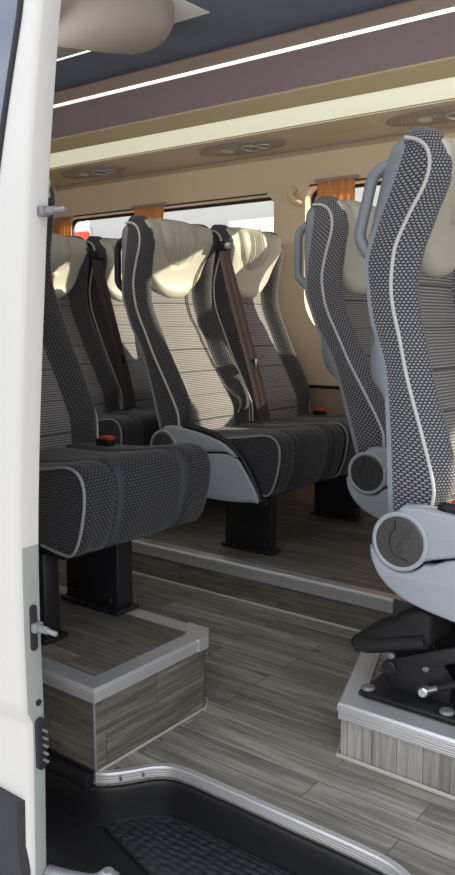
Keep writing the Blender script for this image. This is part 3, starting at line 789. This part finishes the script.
# near side rack, top left
rk = empty('overhead_rack', (-2.6, 1.5, 1.85), 'taupe overhead rack with rounded end hanging at top left', 'rack')
o_ = Vector((-2.6, 1.5, 1.85))
P = []
prof = [(1.10, 1.965), (1.10, 1.80), (1.30, 1.802), (1.55, 1.825), (1.75, 1.858), (1.90, 1.882), (1.965, 1.894), (1.975, 1.90), (1.975, 1.965)]
P = [[Vector((x, y, z))-o_ for y, z in prof] for x in [XE0+.01]+[-3.9+i*.1 for i in range(21)]+[-1.86]]
V, Fc, uv, _, _ = grid_mesh(P, close_u=True, cap=(0, 1)); fix_normals(obj('rack_body', V, Fc, M['rack'], rk, True, 30, [(b_, a_) for a_, b_ in uv]))
mb = MB()
for k in range(60):
    x = -3.1+k*.02
    q = [Vector((x, y, z-.002))-o_ for y, z in prof[2:7]]
    mb.tube(q, .0022, seg=4)
mb.build('rack_ribs', M['rack'], rk)
P = []
for i in range(13):     # rounded end cap, fuller than the rack itself
    t = i/12; a = pi/2*t
    x = -1.93+.22*sin(a); k = max(.02, cos(a))**.55
    P.append([Vector((x, 1.55+(y-1.55)*(.35+.65*k)+.06, 1.965+(z-1.965)*k))-o_ for y, z in [(1.12, 1.965), (1.12, 1.78), (1.35, 1.775), (1.60, 1.795), (1.80, 1.825), (1.93, 1.850), (1.99, 1.872), (2.015, 1.91), (2.015, 1.965)]])
V, Fc, uv, _, _ = grid_mesh(P, close_u=True, cap=(0, 1)); fix_normals(obj('end_cap', V, Fc, M['rack'], rk, True, 60))
sp = MB().box((-1.98, 1.80, 1.9655), (-1.71, 2.12, 1.9678), 0).build('speaker_panel', M['speckle']); tag(sp, 'white speckled ceiling panel just right of the rounded rack end', 'panel')

# ------------------------------------------------------------------ CURTAINS, HOOK
def curtain(x0, x1, label, zt=1.615, zb=.99, taper=.85, flare=0.0):
    P = []; n = 40
    for i in range(13):
        z = zt+(zb-zt)*i/12; k = 1-(1-taper)*sin(pi*min(1, i/12)); c = (x0+x1)/2
        P.append([(c+(x0-c+(x1-x0)*j/n)*k+flare*max(0, min(1, (i-3)/2.5))*(.32+.68*j/n), WY-.018+.011*sin(j/n*2*pi*5.5)*(0.6+.4*i/12)+.004*sin(j*1.7), z) for j in range(n+1)])
    V, Fc, uv, _, _ = grid_mesh(P); o = obj('window_curtain', V, Fc, M['curtain'], None, True, 80, uv)
    tag(o, label, 'curtain', 'gathered orange curtains')
    hd = MB().tube([(x0-.01, WY-.018, zt+.004), (x1+.01, WY-.018, zt+.004)], .009, seg=8); hd.build('curtain_header', M['brown'], o)
    return o
curtain(-3.135, -2.915, 'gathered orange curtain hanging behind the middle aisle seat headrest', zt=1.60)
curtain(-3.80, -3.63, 'gathered orange curtain at far left beside the red sign', zt=1.585)
curtain(-1.985, -1.79, 'gathered orange curtain at left edge of the right-hand window', zt=1.62, zb=.88, taper=1.0, flare=.44)  # hidden lower flare added to keep sun off the window seat
hk = MB().tube([(-2.12, 3.246, 1.60), (-2.125, 3.222, 1.592), (-2.115, 3.215, 1.565), (-2.095, 3.22, 1.545), (-2.08, 3.243, 1.535)], [.016, .015, .012, .012, .013], seg=10).build('coat_hook', M['wall'])
tag(hk, 'small beige coat hook on the wall pillar between the two windows', 'hook')

# ------------------------------------------------------------------ SLIDING DOOR (open, left of the picture)
DX = -1.08
YI = [(-.25, .862), (.01, .863), (.27, .869), (.476, .868), (.61, .870), (.79, .880), (1.035, .900), (1.28, .923), (1.52, .955), (1.95, 1.02)]
def yi(z): return interp(YI, z)
def yo(z):   # outer skin
    base = yi(z)-.048
    if z < .325: base += .010*min(1, (.325-z)/.02)
    return base
door = MB(); P = []
zs = [-.2+i*(2.1/46) for i in range(47)]
zs += [.304, .326]; zs.sort()
for z in zs:
    o_y = yo(z); i_y = yi(z)
    P.append([(-2.35, o_y, z), (-1.6, o_y, z), (DX-.014, o_y, z), (DX-.005, o_y+.003, z), (DX, o_y+.010, z), (DX, i_y-.004, z), (DX-.004, i_y, z), (-1.6, i_y, z), (-2.35, i_y, z)])
V, Fc, uv, cj, ri = grid_mesh(P, close_u=True, cap=(0, 1))
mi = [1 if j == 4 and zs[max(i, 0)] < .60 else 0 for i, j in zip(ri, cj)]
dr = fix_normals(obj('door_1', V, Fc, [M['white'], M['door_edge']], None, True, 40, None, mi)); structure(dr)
# side glass in the door
gx = lambda z: -.014 + max(0, 1.52-z)*.13
P = []
for i in range(15):
    z = 1.02+.80*i/14; P.append([(-2.25, yo(z)-.004, z), (-1.7, yo(z)-.004, z), (-1.142-gx(z), yo(z)-.004, z), (-1.136-gx(z), yo(z)+.001, z)])
V, Fc, uv, _, _ = grid_mesh(P); obj('door_glass', V, Fc, M['darkglass'], dr, True, 40, uv)
tube('glass_seal', [(-1.136-gx(1.01+.8*i/10), yo(1.01+.8*i/10)-.001, 1.01+.8*i/10) for i in range(11)], .006, M['seal'], dr)
# lower cladding
P = []
for i in range(9):
    z = -.19+.350*i/8; P.append([(-2.33, yo(z)+.002, z), (-2.33, yo(z)-.012, z), (DX-.022 if i > 5 else DX-.012, yo(z)-.012, z), (DX-.012 if i > 5 else DX-.004, yo(z)+.002, z)])
V, Fc, uv, _, _ = grid_mesh(P, close_u=True, cap=(0, 1)); fix_normals(obj('lower_cladding', V, Fc, M['clad'], dr, True, 30, uv))
# guide pins
for z in (1.178, .478):
    ym = yi(z)-.016
    pin = MB(); pin.box((DX-.002, ym-.010, z-.008), (DX+.014, ym+.010, z+.009), .003).cyl((DX+.010, ym, z), (1, 0, 0), .0045, .048, 12, .0015).cyl((DX+.012, ym, z), (1, 0, 0), .007, .022, 6, .001)
    pin.build('guide_pin', M['cast'], dr)
    if z < 1: flat_shape('pin_plate', rrect(ym-.010, z-.042, ym+.004, z+.040, .006), [], .001, .001, M['seal'], lambda a, b_, d: Vector((DX+.002+d, a, b_)), dr)
# contact block
zc = .262; ym = yi(zc)-.018
flat_shape('contact_block', rrect(ym-.006, zc-.048, ym+.014, zc+.048, .009), [], .003, .001, M['seal'], lambda a, b_, d: Vector((DX+.003+d, a, b_)), dr)
for k in range(5): MB().cyl((DX+.005, ym+.006, zc-.030+k*.014), (1, 0, 0), .0025, .014, 8).build('contact_pin', M['cast'], dr)
MB().cyl((DX, ym+.004, .338), (1, 0, 0), .006, .002, 12).build('drain_plug', M['seal'], dr)
# black plate and roller arm at the bottom
arm = catmull([(-1.078, .862, .012), (-1.03, .872, .016), (-.985, .885, .022), (-.958, .892, .038), (-.94, .90, .032), (-.915, .90, .022)], 5)
N = len(arm); MB().tube(arm, [.012]*(N-12)+[.014]*6+[.010]*6, seg=10, squash=(Vector((0, 0, 1)), .75)).cyl((-.955, .893, .028), (0, 0, 1), .012, .022, 12, .003).box((-.925, .888, .014), (-.905, .912, .034), .003).build('roller_arm', M['cast'], dr)
# black inner lining visible right of the door edge, low
# ------------------------------------------------------------------ OUTSIDE
structure(MB().box((-14, -6, -.66), (10, 16, -.60)).build('ground', M['ground']))
van = empty('panel_van', (-4.6, 4.75, -.6), 'white panel van standing outside behind the windows', 'van')
mb = MB(); prof = [(.0, .35), (.0, 1.25), (.03, 2.2), (.14, 2.55), (.4, 2.68), (1.5, 2.68), (1.8, 2.5), (1.88, 1.2), (1.88, .35)]
P = [[(x, y, z) for y, z in prof] for x in (-3.0, -2.95, -1.0, 1.0, 2.55, 2.6)]
V, Fc, uv, _, _ = grid_mesh(P, close_u=True, cap=(0, 1)); fix_normals(obj('van_body', V, Fc, M['white'], van, True, 30, None))
MB().box((-2.9, -.012, 1.98), (2.5, .012, 2.03), .006).build('side_rail', M['bead'], van)
MB().box((-2.9, -.010, 1.40), (2.5, .012, 1.46), .006).build('side_moulding', M['bead'], van)
for x in (-2.0, 1.7):
    w_ = MB().cyl((x, .02, .34), (0, 1, 0), .34, .2, 32, .03).build('wheel', M['seal'], van); MB().cyl((x, .012, .34), (0, 1, 0), .2, .01, 24, .004).build('hub_cap', M['steel'], w_)
for x in (-.6, 1.2): MB().box((x, -.004, .6), (x+.012, .01, 2.3)).build('panel_gap', M['shell'], van)
sg = empty('red_sign', (-4.90, 4.25, -.6), 'red and white sign board outside the far left window', 'sign')
MB().box((-.30, -.02, 1.80), (.30, .02, 2.255), .005).build('sign_board', M['redsign'], sg)
MB().box((-.30, -.022, 2.258), (.30, .018, 2.35), .005).build('top_panel', M['whitesign'], sg)
for x in (-.26, .26): MB().cyl((x, .05, 0), (0, 0, 1), .03, 2.3, 12).build('post', M['steel'], sg)

# ------------------------------------------------------------------ LIGHT
wd = bpy.data.worlds.new('world'); scene.world = wd; wd.use_nodes = True
nt = wd.node_tree; bg = nt.nodes['Background']
tc = nt.nodes.new('ShaderNodeTexCoord'); sp = nt.nodes.new('ShaderNodeSeparateXYZ'); nt.links.new(tc.outputs['Generated'], sp.inputs[0])
cr = nt.nodes.new('ShaderNodeValToRGB'); nt.links.new(sp.outputs[2], cr.inputs[0])
el = cr.color_ramp.elements
el[0].position = 0.0; el[0].color = (.26, .26, .27, 1); el[1].position = 1.0; el[1].color = (.78, .86, 1.0, 1)
for p_, c_ in ((.25, (.40, .41, .44, 1)), (.52, (.95, .98, 1.02, 1))): e_ = el.new(p_); e_.color = c_
nt.links.new(cr.outputs[0], bg.inputs[0]); bg.inputs[1].default_value = 3.0
sd = bpy.data.lights.new('sun', 'SUN'); sd.energy = 9.5; sd.angle = radians(.6); sd.color = (1.0, .86, .66)
so = bpy.data.objects.new('sun', sd); COL.objects.link(so)
so.rotation_euler = Vector((1.22, 1.0, .42)).to_track_quat('Z', 'Y').to_euler()
so.location = (0, 6, 5)
def fill_lamp(loc, sx, sy, power, col, rot):
    ld = bpy.data.lights.new('fill_lamp', 'AREA'); ld.shape = 'RECTANGLE'; ld.size = sx; ld.size_y = sy; ld.energy = power; ld.color = col
    lo = bpy.data.objects.new('fill_lamp', ld); COL.objects.link(lo); lo.location = loc; lo.rotation_euler = rot; return lo
# added fill lamps, backs to the camera: one washing the far wall, one the ceiling
fill_lamp((-1.9, 1.55, 1.70), 4.0, .12, 11.0, (1.0, .95, .88), (radians(82), 0, 0))
fill_lamp((-1.0, 1.35, 1.60), 2.0, .3, 2.6, (.96, .95, 1.0), (radians(150), 0, 0))
scene.cycles.max_bounces = 8; scene.cycles.transparent_max_bounces = 12
